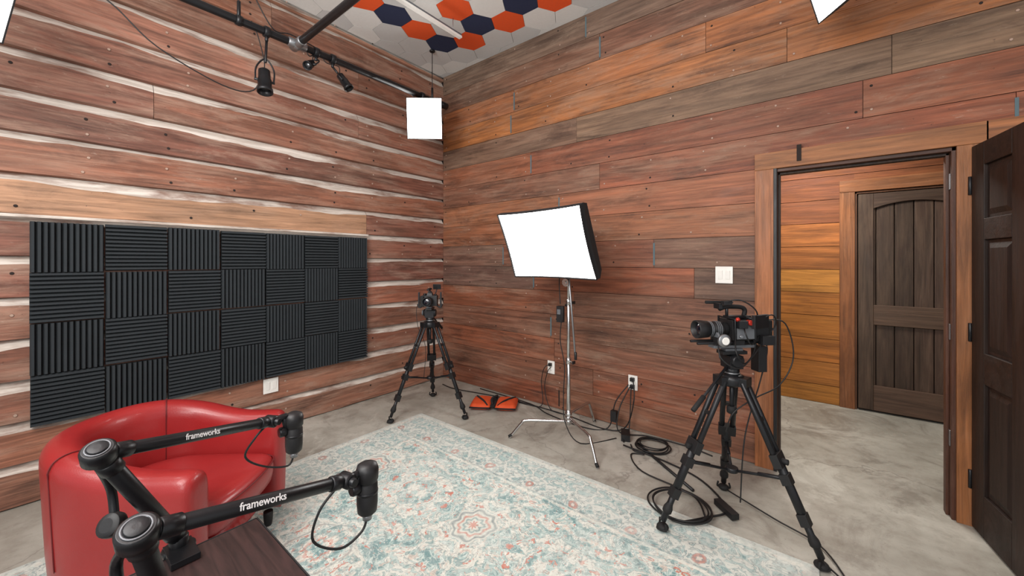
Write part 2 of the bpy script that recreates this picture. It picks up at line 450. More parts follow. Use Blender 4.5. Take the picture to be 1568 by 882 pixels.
b=B('ceiling_hall'); b.bb((-1.62,YB+.15,2.75),(2.42,YH+.1,2.82),M_ceil); b.finish()

# door casings
OR=lin((146,88,50)); OD=lin((74,42,30))
def casing(name,x0,x1,zt,yf,w,depth,cl,wall=.15,jamb=OD):
    b=B(name)
    for a,c_ in ((x0-w,x0+.005),(x1-.005,x1+w)):
        b.bb((a,yf-depth,0),(c_,yf,zt),M_trim,(*vary(cl,.06)[:3],1),rnd3())
    b.bb((x0-w-.0,yf-depth-.004,zt),(x1+w,yf,zt+.115),M_trimx,(*vary(cl,.06)[:3],1),rnd3())
    b.bb((x0,yf-.005,0),(x0+.022,yf+wall,zt),M_trim,(*jamb,1),rnd3())
    b.bb((x1-.022,yf-.005,0),(x1,yf+wall,zt),M_trim,(*jamb,1),rnd3())
    b.bb((x0,yf-.005,zt-.022),(x1,yf+wall,zt),M_trimx,(*jamb,1),rnd3())
    b.bb((x0+.022,yf+.04,0),(x0+.036,yf+.09,zt-.02),M_dark,(.03,.018,.014,1),rnd3())
    b.bb((x1-.036,yf+.04,0),(x1-.022,yf+.09,zt-.02),M_trim,(*jamb,1),rnd3())
    b.bb((x0+.022,yf+.04,zt-.036),(x1-.022,yf+.09,zt-.022),M_dark,(.03,.018,.014,1),rnd3())
    return b
b=casing('trim_1',DX0,DX1,DZ,YB-.004,.11,.022,OR)
b.bb((DX0+.0,YB-.03,0),(DX0+.02,YB-.001,DZ-.0),M_plas)
b.bb((DX1+.10,YB-.03,DZ+.0),(DX1+.34,YB-.004,DZ+.115),M_trimx,(*OR,1),rnd3())
for zz in (.45,1.05,1.9): b.box((DX1-.024,YB+.02,zz),(.004,.03,.09),M_silv)
b.bb((DX0+.13,YB-.035,DZ+.03),(DX0+.155,YB-.026,DZ+.14),M_gap)
b.finish(.003)
b=casing('trim_2',HX0,HX1,HZ,YH-.003,.11,.02,lin((134,78,42)),.05,lin((90,54,34))); b.finish(.003)

# hall door
b=B('door_1'); yd=YH+.0; DK=lin((70,52,42))
x0,x1=HX0+.03,HX1-.03; n=6; w=(x1-x0)/n
b.bb((HX0,yd+.034,0),(HX1,yd+.045,HZ),M_gap)  # backing sheet added so world light doesn't show between the planks
for i in range(n):
    b.bb((x0+i*w+.003,yd+.01,.02),(x0+(i+1)*w-.003,yd+.035,HZ-.03),M_dark,vary(DK,.3,.8),rnd3())
for a,c_ in ((x0,x0+.11),(x1-.11,x1)): b.bb((a,yd-.012,.02),(c_,yd+.03,HZ-.03),M_dark,vary(DK,.1,.8),rnd3())
for a,c_ in ((.02,.26),(.84,1.03)): b.bb((x0+.11,yd-.012,a),(x1-.11,yd+.02,c_),M_darkx,vary(lin((88,66,52)),.08,.8),rnd3())
N=16; xa,xb_=x0+.11,x1-.11; vs=[];fs=[]
for i in range(N+1):
    x=xa+(xb_-xa)*i/N; u=2*i/N-1; zz=HZ-.12-.055*(u*u)
    for y in (yd-.012,yd+.02): vs+=[(x,y,zz),(x,y,HZ-.03)]
for i in range(N):
    k=i*4; fs+=[(k,k+4,k+5,k+1),(k+2,k+3,k+7,k+6),(k,k+2,k+6,k+4),(k+1,k+5,k+7,k+3)]
b.add(vs,fs,M_darkx,False,(*DK,.5),rnd3())
b.cyl((x1-.06,yd-.02,1.0),(x1-.06,yd-.07,1.0),.022,M_blk); b.sph((x1-.06,yd-.08,1.0),.028,M_blk)
b.finish(.004)

# open panelled door leaf swung into this room
ang=math.atan2(-.99,.145)
T=Matrix.Translation((.668,YB-.035,.012))@Matrix.Rotation(ang,4,'Z')
b=B('door_2',T); L=.83;H=2.06;th=.044
DM=lin((40,26,22))
cD=lambda: vary(DM,.06,.12)
for a,c_ in ((0,.12),(.355,.475),(L-.12,L)): b.bb((a,-th/2,0),(c_,th/2,H),M_dark,cD(),rnd3())
rails=[(0,.22),(.80,.96),(1.55,1.66),(H-.12,H)]
for a,c_ in rails:
    for xa,xb_ in ((.12,.355),(.475,L-.12)): b.bb((xa,-th/2,a),(xb_,th/2,c_),M_darkx,cD(),rnd3())
for (r0,r1) in ((.22,.80),(.96,1.55),(1.66,H-.12)):
    for xa,xb_ in ((.12,.355),(.475,L-.12)):
        b.bb((xa,-.008,r0),(xb_,.008,r1),M_dark,cD(),rnd3())
        for sgn in (-1,1):
            m=.045
            y0=sgn*.008; y1=sgn*.018
            vs=[(xa+.018,y0,r0+.018),(xb_-.018,y0,r0+.018),(xb_-.018,y0,r1-.018),(xa+.018,y0,r1-.018),(xa+m,y1,r0+m),(xb_-m,y1,r0+m),(xb_-m,y1,r1-m),(xa+m,y1,r1-m)]
            fs=[(4,5,6,7),(0,1,5,4),(1,2,6,5),(2,3,7,6),(3,0,4,7)]
            if sgn>0: fs=[f[::-1] for f in fs]
            b.add(vs,fs,M_dark,False,cD(),rnd3())
for sgn in (-1,1):
    b.cyl((L-.06,sgn*th/2,.98),(L-.06,sgn*(th/2+.05),.98),.012,M_blk); b.sph((L-.06,sgn*(th/2+.055),.98),.027,M_blk)
for zz in (.25,1.05,1.85): b.cyl((-.008,-.024,zz-.05),(-.008,-.024,zz+.05),.008,M_blk)
b.finish(.003)

# ceiling felt hexagons
navy={(0,1),(2,3),(4,3),(0,3)}; orange={(0,0),(0,2),(2,2),(3,3),(1,3),(5,3)}
b=B('hexagon_ceiling_tiles'); R=.3/math.sqrt(3)
for k in range(-2,22):
    for j in range(-12,6):
        cx=-3.12+.26*k; cy=1.825+.3*j+(.15 if k%2 else 0)
        if cy>YB+.12 or cy<-1.8 or cx<XL-.1: continue
        if (k,j) in navy: m=M_hn
        elif (k,j) in orange: m=M_ho
        elif (k,j) in {(7,3),(6,2),(9,2),(8,1)}: m=M_ho
        elif (k<=6 and j>=0) or k<0 or cy>3.0: m=random.choice(M_hw)
        else:
            q=random.random(); m=M_ho if q<.25 else M_hn if q<.42 else random.choice(M_hw)
        ring=[]
        for i in range(6):
            a=math.pi/3*i; ring.append((max(cx+(R-.002)*math.cos(a),XL-.0),min(cy+(R-.002)*math.sin(a),YB-.002)))
        if max(p[0] for p in ring)-min(p[0] for p in ring)<.01 or max(p[1] for p in ring)-min(p[1] for p in ring)<.01: continue
        vs=[(x,y,ZC-.001) for x,y in ring]+[(x,y,ZC-.012) for x,y in ring]
        b.add(vs,[(11,10,9,8,7,6)]+[(i,(i+1)%6,6+(i+1)%6,6+i) for i in range(6)],m)
b.finish()

# ---------------------------------------------------------------- acoustic foam
b=B('acoustic_foam_panels'); S=.305
for c in range(7):
    for r in range(4):
        y0=.0+c*.3115; z1=1.69-r*.3085
        vert=((c+r)%2==0)
        dy=random.uniform(-.002,.002); dz=random.uniform(-.003,.003)
        y0+=dy; z0=z1-S+dz; xb=XL+.010; n=12; w=S/n
        b.bb((xb,y0+.001,z0+.001),(xb+.014,y0+S-.001,z0+S-.001),M_ridge)
        for i in range(n):
            a=i*w; bb_=a+w; h0=xb+.014; h1=xb+.042
            prof=[(a+.0005,h0),(a+w*.26,h1),(a+w*.70,h1),(bb_-.002,h0)]
            vs=[]
            for e in (0.001,S-.001):
                for q,h in prof:
                    vs.append((h,y0+q,z0+e) if vert else (h,y0+e,z0+q))
            fs=[(0,1,5,4),(1,2,6,5),(2,3,7,6),(3,2,1,0),(4,5,6,7)]
            b.add(vs,fs,M_ridge)
b.finish()

# ---------------------------------------------------------------- rug
b=B('area_rug'); b.bb((-2.95,-1.70,.001),(0,2.32,.011),M_rug); b.finish(.003,origin=(-1.475,.31,.001))
def fz(x,y): return .011 if (-2.95<x<0 and -1.7<y<2.32) else 0.0

# ---------------------------------------------------------------- tub chair
T=Matrix.Translation((-2.39,.397,0.011))@Matrix.Rotation(math.radians(42.5),4,'Z')
b=B('tub_armchair',T)
path=[]; R=.305
for i in range(10): path.append((.34-.34*i/10,-R,0,-1))
for i in range(25):
    a=-math.pi/2-math.pi*i/24; path.append((R*math.cos(a),R*math.sin(a),math.cos(a),math.sin(a)))
for i in range(1,11): path.append((.34*i/10,R,0,1))
def topz(x):
    q=min(1,max(0,(.22-x)/.5)); q=q*q*(3-2*q); return .615+.10*q
secs=[]
def sec(px,py,nx,ny,k=1,dx=0,dz=0):
    tz=topz(px)-dz; 
    pr=[(.045,.075),(.055,.25),(.070,tz-.09),(.073,tz-.05),(.058,tz-.015),(.028,tz),(-.012,tz),(-.042,tz-.012),(-.06,tz-.045),(-.064,tz-.10),(-.058,.30),(-.055,.075)]
    return [(px+dx+nx*o*k,py+ny*o*k,z) for o,z in pr]
p=path[0]; secs.append(sec(*p,k=.55,dx=.036,dz=.03)); secs.append(sec(*p,k=.86,dx=.026,dz=.010))
for p in path: secs.append(sec(*p))
p=path[-1]; secs.append(sec(*p,k=.86,dx=.026,dz=.010)); secs.append(sec(*p,k=.55,dx=.036,dz=.03))
n=12; vs=[q for s_ in secs for q in s_]; fs=[];sm=[]
for i in range(len(secs)-1):
    for k in range(n):
        kk=(k+1)%n; fs.append((i*n+k,i*n+kk,(i+1)*n+kk,(i+1)*n+k)); sm.append(True)
fs.append(tuple(range(n))[::-1]); fs.append(tuple((len(secs)-1)*n+k for k in range(n))); sm+=[True,True]
b.add(vs,fs,M_red,sm)
def outline(r,xf,bul=0):
    o=[]
    for i in range(21):
        a=math.pi/2+math.pi*i/20; o.append((r*math.cos(a),r*math.sin(a)))
    m=12
    o.append((xf*.5,-r))
    for i in range(m+1):
        u=-1+2*i/m; o.append((xf+bul*(1-u*u)-.02*(u**8),r*u*(1 if abs(u)<.99 else .97)))
    o.append((xf*.5,r)); return o
def stack(levels,mat):
    vs=[];fs=[];L0=None
    for r,xf,bu,z in levels:
        o=outline(r,xf,bu); L0=len(o); vs+=[(x,y,z) for x,y in o]
    for k in range(len(levels)-1):
        for i in range(L0):
            j=(i+1)%L0; fs.append((k*L0+i,k*L0+j,(k+1)*L0+j,(k+1)*L0+i))
    fs.append(tuple(range(L0))[::-1]); fs.append(tuple((len(levels)-1)*L0+i for i in range(L0)))
    b.add(vs,fs,mat,True)
stack([(.25,.345,.0,.075),(.25,.35,.0,.27)],M_red)
stack([(.225,.35,.02,.272),(.25,.37,.03,.29),(.252,.375,.035,.38),(.245,.368,.03,.41),(.225,.345,.025,.428),(.16,.26,.02,.438),(.06,.1,.01,.441)],M_red)
b.tube([(x,y,.402) for x,y in outline(.251,.374,.035)],.005,M_seam,6,False,True)
for i in (14,30):
    s_=secs[i+1]; b.tube([s_[k] for k in range(1,11)],.0028,M_seam,6,True)
for lx,ly in ((.31,-.28),(.31,.28),(-.2,-.2),(-.2,.2)): b.cyl((lx,ly,0),(lx,ly,.08),.02,M_plas,.026)
ob=b.finish(0)
wn=ob.modifiers.new('sub','SUBSURF'); wn.levels=1; wn.render_levels=1

# ---------------------------------------------------------------- foreground table
b=B('side_table'); x0,x1,y0,y1,zt=-1.25,-.42,-.32,.403,.72
b.bb((x0,y0,zt-.028),(x1,y1,zt),M_table)
b.bb((x0-.004,y0-.004,zt-.032),(x1+.004,y0,zt+.001),M_plas); b.bb((x0-.004,y1,zt-.032),(x1+.004,y1+.004,zt+.001),M_plas)
b.bb((x0-.004,y0,zt-.032),(x0,y1,zt+.001),M_plas); b.bb((x1,y0,zt-.032),(x1+.004,y1,zt+.001),M_plas)
for lx in (x0+.04,x1-.04):
    for ly in (y0+.04,y1-.04): b.bb((lx-.018,ly-.018,.011),(lx+.018,ly+.018,zt-.03),M_blk)
for ly in (y0+.04,y1-.04): b.bb((x0+.04,ly-.012,zt-.08),(x1-.04,ly+.012,zt-.03),M_blk)
for lx in (x0+.04,x1-.04): b.bb((lx-.012,y0+.04,zt-.08),(lx+.012,y1-.04,zt-.03),M_blk)
b.finish(.002)

# ---------------------------------------------------------------- boom arms
def joint(b,p,r,axis=(0,0,1),h=.036):
    a=Vector(axis).normalized(); p=Vector(p)
    b.lathe([(r*.8,-h/2),(r,-h/2+.005),(r,h/2-.005),(r*.86,h/2)],p,a,M_blk,28)
    b.lathe([(r*.74,h/2),(r*.72,h/2+.002),(r*.62,h/2+.002),(r*.60,h/2+.0005)],p,a,M_dsilv,28)
    b.lathe([(r*.60,h/2),(r*.56,h/2+.004),(r*.2,h/2+.005)],p,a,M_blk,20)
def boom(name,base,piv,end,mic,clampx,cab,tr=.0145):
    e=bpy.data.objects.new(name,None); bpy.context.collection.objects.link(e)
    e.location=(base[0],base[1],.72); base=Vector(base);piv=Vector(piv);end=Vector(end);mic=Vector(mic)
    b=B('arm')
    d=(piv-base).normalized(); side=(end-piv).cross(Vector((0,0,1))).normalized()
    b.cyl(base,piv,.017,M_blk,seg=20)
    for k in (.1,.88): q=base.lerp(piv,k); b.cyl(q-d*.015,q+d*.015,.0205,M_blk,seg=20)
    joint(b,piv,.028,Vector((0.55,-.15,1)))
    d2=(end-piv).normalized()
    b.cyl(piv+d2*.02,end-d2*.02,tr,M_blk,seg=20)
    b.cyl(piv+d2*.025,piv+d2*.06,tr*1.2,M_blk,seg=20); b.cyl(end-d2*.05,end-d2*.02,tr*1.22,M_blk,seg=20)
    b.lathe([(.014,-.02),(.019,-.015),(.019,.015),(.014,.02)],end,side,M_blk,20)
    b.lathe([(.012,.02),(.010,.032)],end,-side,M_silv,16)
    b.lathe([(.012,.02),(.010,.032)],end,side,M_blk,16)
    mh=Vector((mic.x,mic.y,end.z)); b.cyl(end,end.lerp(mh,.7)+Vector((0,0,.004)),.010,M_blk)
    b.cyl(Vector((base.x,base.y,.722)),base+Vector((0,0,.01)),.020,M_blk); b.cyl((base.x,base.y,.722),(base.x,base.y,.734),.034,M_blk,seg=24)
    if clampx:
        xx=-1.258
        b.bb((xx-.022,base.y-.028,.60),(xx-.004,base.y+.028,.735),M_blk); b.bb((xx-.022,base.y-.028,.722),(xx+.07,base.y+.028,.737),M_blk)
        b.bb((xx-.022,base.y-.028,.60),(xx+.05,base.y+.028,.615),M_blk)
        b.cyl((xx+.02,base.y,.55),(xx+.02,base.y,.685),.006,M_silv); b.lathe([(.012,0),(.022,.004),(.022,.02),(.012,.024)],(xx+.02,base.y,.535),(0,0,1),M_plas)
        b.lathe([(.008,0),(.020,.004),(.022,.014),(.019,.026),(.010,.03)],(xx-.02,base.y-.0,.775),(.3,-.6,.3),M_plas,20)
    q=base.lerp(piv,.55)
    b.tube([piv+Vector((-.01,-.01,-.02)),piv+Vector((-.05,.0,-.035)),q+Vector((-.045,-.04,.02)),q+Vector((-.03,-.035,-.05))],.009,M_blk,8)
    b.lathe([(.010,0),(.024,.004),(.026,.014),(.024,.026),(.014,.03)],q+Vector((-.03,-.03,-.06)),Vector((.4,-.5,.35)),M_plas,20)
    o=b.finish(.001); o.parent=e; o.location=o.location-e.location
    b=B('microphone'); 
    b.lathe([(.019,-.066),(.0245,-.060),(.0265,-.04),(.0265,.012),(.0245,.016),(.0245,.02),(.028,.024),(.029,.05),(.025,.062),(.014,.068),(.003,.069)],mic,(0,0,1),M_plas,24)
    b.lathe([(.0272,-.012),(.0272,-.004)],mic,(0,0,1),M_blk,24)
    b.lathe([(.012,-.082),(.012,-.066)],mic,(0,0,1),M_silv,16)
    yd=(mh-end).normalized()
    b.cyl(end.lerp(mh,.55),mic-yd*.02+Vector((0,0,.01)),.009,M_blk)
    b.lathe([(.013,-.012),(.016,-.008),(.016,.008),(.013,.012)],mic-yd*.034+Vector((0,0,.012)),yd,M_blk,16)
    o=b.finish(); o.parent=e; o.location=o.location-e.location
    b=B('cable'); b.tube([Vector(c) for c in cab],.0032,M_cable,8); o=b.finish(); o.parent=e; o.location=o.location-e.location
    cu=bpy.data.curves.new('label','FONT'); cu.body='frameworks'; cu.size=.020; cu.align_x='CENTER'; cu.align_y='CENTER'; cu.extrude=.0002; cu.offset=.0003
    cu.materials.append(M_lbl)
    lo=bpy.data.objects.new('label',cu); bpy.context.collection.objects.link(lo)
    mid=piv.lerp(end,.47); toc=Vector((0,0,1.45))-mid; nn=(toc-d2*toc.dot(d2)).normalized(); up=nn.cross(d2)
    lo.matrix_world=Matrix.Translation(mid+nn*(tr+.0006)-e.location)@Matrix((d2,up,nn)).transposed().to_4x4()
    lo.parent=e
    return e
boom('microphone_boom_arm',(-1.262,.235,.75),(-1.169,.09,1.05),(-1.391,.489,.931),(-1.386,.557,.873),True,
     [(-1.386,.557,.80),(-1.392,.54,.765),(-1.40,.47,.79),(-1.40,.42,.84),(-1.375,.44,.90),(-1.385,.475,.925)])
boom('microphone_boom_arm',(-1.02,.17,.75),(-.857,.109,1.011),(-.941,.503,.893),(-.939,.560,.848),False,
     [(-.939,.560,.775),(-.94,.545,.74),(-.945,.49,.725),(-.96,.43,.77),(-.952,.44,.84),(-.943,.48,.885)])

# ---------------------------------------------------------------- tripods
def tripod(b,center,feet,apex,mid=.47,sp=.42,r=.010):
    C=Vector((*center,apex))
    b.lathe([(.035,-.05),(.062,-.035),(.066,-.005),(.058,.012),(.04,.018)],C,(0,0,1),M_blk,24)
    b.cyl(C+Vector((0,0,-.05)),C+Vector((0,0,-.17)),.012,M_blk); b.lathe([(.02,0),(.026,.006),(.026,.03),(.02,.04)],C+Vector((0,0,-.2)),(0,0,1),M_rub,16)
    hub=Vector((*center,apex*sp-.03))
    b.lathe([(.03,-.012),(.034,0),(.03,.012)],hub,(0,0,1),M_blk,20)
    for f in feet:
        F=Vector((f[0],f[1],fz(*f))); dirh=(F-Vector((*center,0))); dirh.z=0; dirh.normalize()
        pr=Vector((-dirh.y,dirh.x,0)); A=C+dirh*.06+Vector((0,0,-.015)); Fe=F+Vector((0,0,.05))
        b.box(A,(.05,.08,.045),M_blk,Matrix.Rotation(math.atan2(dirh.y,dirh.x),3,'Z'))
        Mx=A.lerp(Fe,mid); d=(Fe-A).normalized()
        for sgn in (-1,1): b.cyl(A+pr*.028*sgn,Mx+pr*.028*sgn+d*.02,r,M_blk,seg=12)
        rot=Matrix((d,pr,d.cross(pr))).transposed()
        b.box(Mx,(.065,.09,.038),M_plas,rot); b.cyl(Mx+dirh*.015,Mx+dirh*.045,.014,M_rub)
        b.box(A.lerp(Mx,.5),(.02,.075,.018),M_plas,rot)
        M2=A.lerp(Fe,.80)
        b.cyl(Mx,M2,r*1.45,M_blk,seg=14); b.box(M2,(.055,.046,.042),M_plas,rot); b.cyl(M2,Fe,r*1.1,M_blk,seg=12)
        b.lathe([(.016,0),(.024,.01),(.024,.03),(.017,.05),(.013,.07)],Fe-d*.045,-d,M_rub,16)
        b.sph(F+Vector((0,0,.0195)),.026,M_rub,sc=(1.2,1.2,.7)); b.tube([Fe+pr*.03,F+pr*.034+Vector((0,0,.02)),F+dirh*.03+Vector((0,0,.015)),F-pr*.034+Vector((0,0,.02)),Fe-pr*.03],.006,M_rub,6)
        Sx=A.lerp(Fe,1-sp); b.cyl(hub+dirh*.025,Sx,.0075,M_blk,seg=10); b.cyl(hub.lerp(Sx,.5),Sx,.010,M_blk,seg=10)
        b.box(Sx,(.05,.05,.045),M_plas,rot)
    return C
def fluid_head(b,C,look,hend):
    z=Vector((0,0,1)); L=Vector((*look,0)).normalized(); S=Vector((-L.y,L.x,0)); rot=Matrix((L,S,z)).transposed()
    b.cyl(C+z*.01,C+z*.055,.038,M_blk,seg=24); b.lathe([(.040,.02),(.040,.028)],C,z,M_silv,24)
    b.box(C+z*.085,(.075,.085,.07),M_blk,rot); b.cyl(C+z*.095-S*.06,C+z*.095+S*.06,.034,M_blk,seg=24)
    b.lathe([(.02,0),(.026,.004),(.026,.012)],C+z*.095-S*.062,-S,M_grey,20)
    b.box(C+z*.135,(.14,.06,.018),M_plas,rot); b.box(C+z*.15,(.10,.045,.014),M_grey,rot)
    h1=Vector(hend); h0=C+z*.09; h0=h0+(h1-h0).normalized()*.03
    b.cyl(h0,h1,.007,M_blk,seg=12); b.cyl(h0.lerp(h1,.7),h1,.0125,M_rub,seg=14)
    return C+z*.157,rot
b=B('camera_tripod'); C=tripod(b,(-2.93,2.405),[(-3.004,2.019),(-2.544,2.495),(-3.24,2.70)],.86,r=.012)
P,rot=fluid_head(b,C,(.62,-.78),(-3.05,2.66,.76)); b.finish(.0015)
T=Matrix.Translation(P)@rot.to_4x4()
b=B('mirrorless_camera',T)
b.box((0,0,.055),(.065,.145,.10),M_plas); b.box((0.012,-.066,.05),(.085,.032,.10),M_rub)
b.box((0,0,.115),(.06,.06,.035),M_plas,taper=.7); b.cyl((-.01,-.05,.105),(-.01,-.05,.122),.016,M_blk); b.cyl((-.005,.05,.105),(-.005,.05,.118),.014,M_blk)
b.lathe([(.034,0),(.038,.004),(.038,.03),(.041,.034),(.041,.07),(.038,.074),(.038,.09),(.043,.096),(.043,.125),(.038,.125),(.034,.105)],(.03,0,.055),(1,0,0),M_plas,32,False)
b.lathe([(.0415,.04),(.0422,.042),(.0422,.062),(.0415,.064)],(.03,0,.055),(1,0,0),M_rub,32,False)
b.lathe([(.034,.105),(.02,.110),(.001,.112)],(.03,0,.055),(1,0,0),M_glass,32)
for s_ in (-1,1):
    b.box((0,s_*.105,.06),(.02,.015,.15),M_blk); b.tube([(0,s_*.07,.005),(0,s_*.1,-.01),(0,s_*.12,.02)],.008,M_blk)
b.box((.0,0,.14),(.03,.03,.014),M_blk); b.cyl((-.04,0,.165),(.09,0,.165),.011,M_rub); b.cyl((0,0,.14),(0,0,.165),.006,M_blk)
b.box((-.04,.06,.185),(.012,.075,.05),M_plas,Matrix.Rotation(.3,3,'Y')); b.cyl((-.02,.05,.12),(-.035,.06,.165),.005,M_blk)
b.box((-.045,0,.06),(.03,.05,.07),M_plas)
b.tube([(-.03,-.08,.04),(-.05,-.14,-.02),(-.02,-.12,-.2),(-.03,-.05,-.4),(0,-.06,-.7)],.003,M_cable,6)
b.finish(.0025)

b=B('camera_tripod'); C=tripod(b,(-.375,2.395),[(-.656,2.114),(.007,2.325),(-.476,2.747)],.82,r=.0145)
P,rot=fluid_head(b,C,(-.71,-.70),(-.51,2.13,.68)); b.finish(.0015)
T=Matrix.Translation(P)@rot.to_4x4()
b=B('cinema_camera',T)
b.box((0,0,.012),(.24,.055,.016),M_grey)
for s_ in (-.032,.032): b.cyl((-.14,s_,.035),(.22,s_,.035),.0075,M_blk,seg=12)
b.box((-.01,0,.038),(.06,.10,.024),M_plas)
b.box((-.03,0,.105),(.13,.115,.105),M_plas); b.box((-.03,.062,.10),(.10,.016,.08),M_grey); b.box((-.025,-.062,.105),(.09,.014,.07),M_blk)
b.box((-.14,0,.10),(.09,.085,.12),M_plas); b.box((-.195,0,.10),(.035,.07,.10),M_rub)
b.lathe([(.03,0),(.036,.004),(.036,.03),(.041,.034),(.041,.075),(.037,.08),(.037,.105),(.045,.112),(.049,.15),(.049,.175),(.044,.176),(.036,.155)],(.035,0,.105),(1,0,0),M_plas,32,False)
b.lathe([(.036,.155),(.02,.162),(.001,.165)],(.035,0,.105),(1,0,0),M_glass,32)
for x in (.045,.055,.065,.092,.10): b.lathe([(.0425,x),(.0436,x+.002),(.0425,x+.005)],(.035,0,.105),(1,0,0),M_grey,32,False)
b.box((.11,.055,.05),(.035,.055,.035),M_plas); b.lathe([(.018,0),(.034,.003),(.034,.016),(.02,.02)],(.11,.085,.06),(0,1,0),M_silv,28); b.lathe([(.02,0),(.02,.006)],(.11,.105,.06),(0,1,0),M_white,24)
b.lathe([(.022,-.006),(.024,-.003),(.024,.003),(.022,.006)],(.11,.035,.07),(1,0,0),M_grey,20)
for x in (-.085,.03): b.tube([(x,-.07,.05),(x,-.07,.165),(x,.07,.165),(x,.07,.05)],.006,M_blk,8,False)
b.box((-.03,0,.17),(.13,.05,.014),M_blk)
b.tube([(-.07,0,.175),(-.075,0,.205),(-.05,0,.222),(.03,0,.225),(.075,0,.212)],.012,M_rub,10); b.cyl((.03,0,.175),(.03,0,.222),.008,M_blk)
b.cyl((.02,-.035,.245),(.13,-.035,.247),.009,M_rub); b.cyl((.05,-.01,.225),(.06,-.035,.247),.005,M_blk); b.cyl((-.03,-.035,.244),(.03,-.035,.245),.006,M_silv)
b.box((.055,.035,.25),(.045,.03,.022),M_plas); b.box((.08,0,.23),(.02,.05,.03),M_blk)
b.cyl((-.06,.03,.17),(-.09,.07,.16),.006,M_blk); b.box((-.10,.085,.155),(.12,.02,.07),M_plas,Matrix.Rotation(.35,3,'Z')); 
b.box((-.0,.08,.14),(.05,.03,.04),M_blk); b.sph((.02,.075,.165),.012,M_orangeled); b.cyl((-.04,.07,.15),(-.04,.10,.15),.014,M_orangeled)
b.cyl((-.06,-.06,.15),(-.06,-.1,.15),.014,M_silv); b.cyl((.0,.062,.075),(.0,.08,.075),.009,M_silv)
b.box((-.16,.055,.05),(.07,.04,.05),M_plas); b.box((-.16,0,-.06),(.05,.06,.14),M_plas); b.cyl((-.13,0,.02),(-.16,0,-.02),.01,M_blk)
b.tube([(.0,-.075,.08),(.03,-.11,.06),(.03,-.12,-.02)],.013,M_rub,10)
for pts in ([(-.02,.07,.12),(.01,.12,.10),(-.03,.11,.04),(-.12,.05,.07)],
            [(-.10,.06,.15),(-.16,.09,.19),(-.22,.05,.14),(-.20,.03,.08)],
            [(.07,.03,.25),(.02,.09,.27),(-.06,.10,.22),(-.10,.07,.15)],
            [(-.20,.0,.15),(-.30,.02,.13),(-.34,.03,-.05),(-.26,.03,-.20),(-.10,.05,-.26),(.02,.04,-.34),(.05,.02,-.45)],
            [(.03,.07,.06),(.06,.12,.0),(.0,.10,-.06),(-.08,.06,-.02),(-.12,.03,.04)],
            [(.12,.06,.04),(.13,.10,-.03),(.05,.12,-.08),(-.06,.08,-.03),(-.14,.05,.03)],
            [(-.18,-.03,.06),(-.25,-.05,-.02),(-.2,-.04,-.2),(-.1,-.03,-.5),(-.05,-.0,-.85)]):
    b.tube(pts,.0036,M_cable,8)
b.finish(.002)

# ---------------------------------------------------------------- C-stand + softbox
b=B('light_stand'); cx,cy=-1.595,2.735
for i,r_ in enumerate((.0165,.0145,.0125)):
    z0=(.12,.62,1.1)[i]; z1=(.66,1.14,1.66)[i]; b.cyl((cx,cy,z0),(cx,cy,z1),r_,M_chr,seg=20)
for zz in (.64,1.12): b.cyl((cx,cy,zz-.025),(cx,cy,zz+.025),.022,M_chr,seg=20); b.cyl((cx,cy,zz),(cx+.05,cy-.02,zz),.006,M_chr); b.box((cx+.06,cy-.024,zz),(.01,.04,.022),M_plas)
b.cyl((cx,cy,.13),(cx,cy,.24),.023,M_chr,seg=20)
for k,(fx,fy) in enumerate(((-1.987,2.454),(-1.212,2.475),(-1.58,3.17))):
    zz=.15+.03*k; dx,dy=fx-cx,fy-cy; h=(cx,cy,zz)
    b.cyl((cx,cy,zz-.014),(cx,cy,zz+.014),.028,M_chr,seg=20)
    b.tube([h,(cx+dx*.4,cy+dy*.4,zz),(cx+dx*.72,cy+dy*.72,zz-.002),(cx+dx*.80,cy+dy*.80,zz-.03),(cx+dx*.97,cy+dy*.97,.022),(cx+dx,cy+dy,.014)],.0115,M_chr,12,True)
    b.cyl((cx+dx*.955,cy+dy*.955,.03),(cx+dx*1.01,cy+dy*1.01,.013),.0125,M_rub)
b.lathe([(.03,-.012),(.034,-.008),(.034,.008),(.03,.012)],(cx,cy-.04,1.28),(0,1,0),M_chr,24); b.cyl((cx,cy,1.28),(cx,cy-.06,1.28),.012,M_chr)
b.cyl((cx+.035,cy-.07,1.42),(cx+.105,cy-.075,.70),.008,M_silv,seg=12); b.cyl((cx+.105,cy-.075,.74),(cx+.107,cy-.075,.68),.011,M_plas)
b.box((cx-.055,cy-.035,1.02),(.05,.045,.13),M_plas); b.box((cx-.055,cy-.06,1.04),(.03,.006,.04),M_grey); b.cyl((cx-.03,cy,1.09),(cx,cy,1.09),.01,M_blk)
b.tube([(cx-.05,cy-.03,.96),(cx-.06,cy-.03,.8),(cx-.02,cy-.03,.6),(cx-.03,cy-.03,.35),(cx+.0,cy-.05,.15),(cx+.12,cy-.02,.012),(cx+.3,cy+.25,.008)],.004,M_cable,8)
b.tube([(cx+.0,cy+.02,1.6),(cx-.07,cy-.02,1.35),(cx-.06,cy-.03,1.1)],.004,M_cable,8)
b.finish(.001)
nrm=Vector((-.118,-.99,0)).normalized(); th=math.radians(22)
n=(nrm*math.cos(th)+Vector((0,0,-1))*math.sin(th)).normalized(); e1=Vector((0,0,1)).cross(nrm).normalized(); up=n.cross(e1).normalized()
if up.z<0: up=-up
Cc=Vector((-1.617,2.415,1.575)); rot=Matrix((e1,up,n)).transposed()
b=B('softbox_light',Matrix.Translation(Cc)@rot.to_4x4())
w,h=.40,.27
N=8
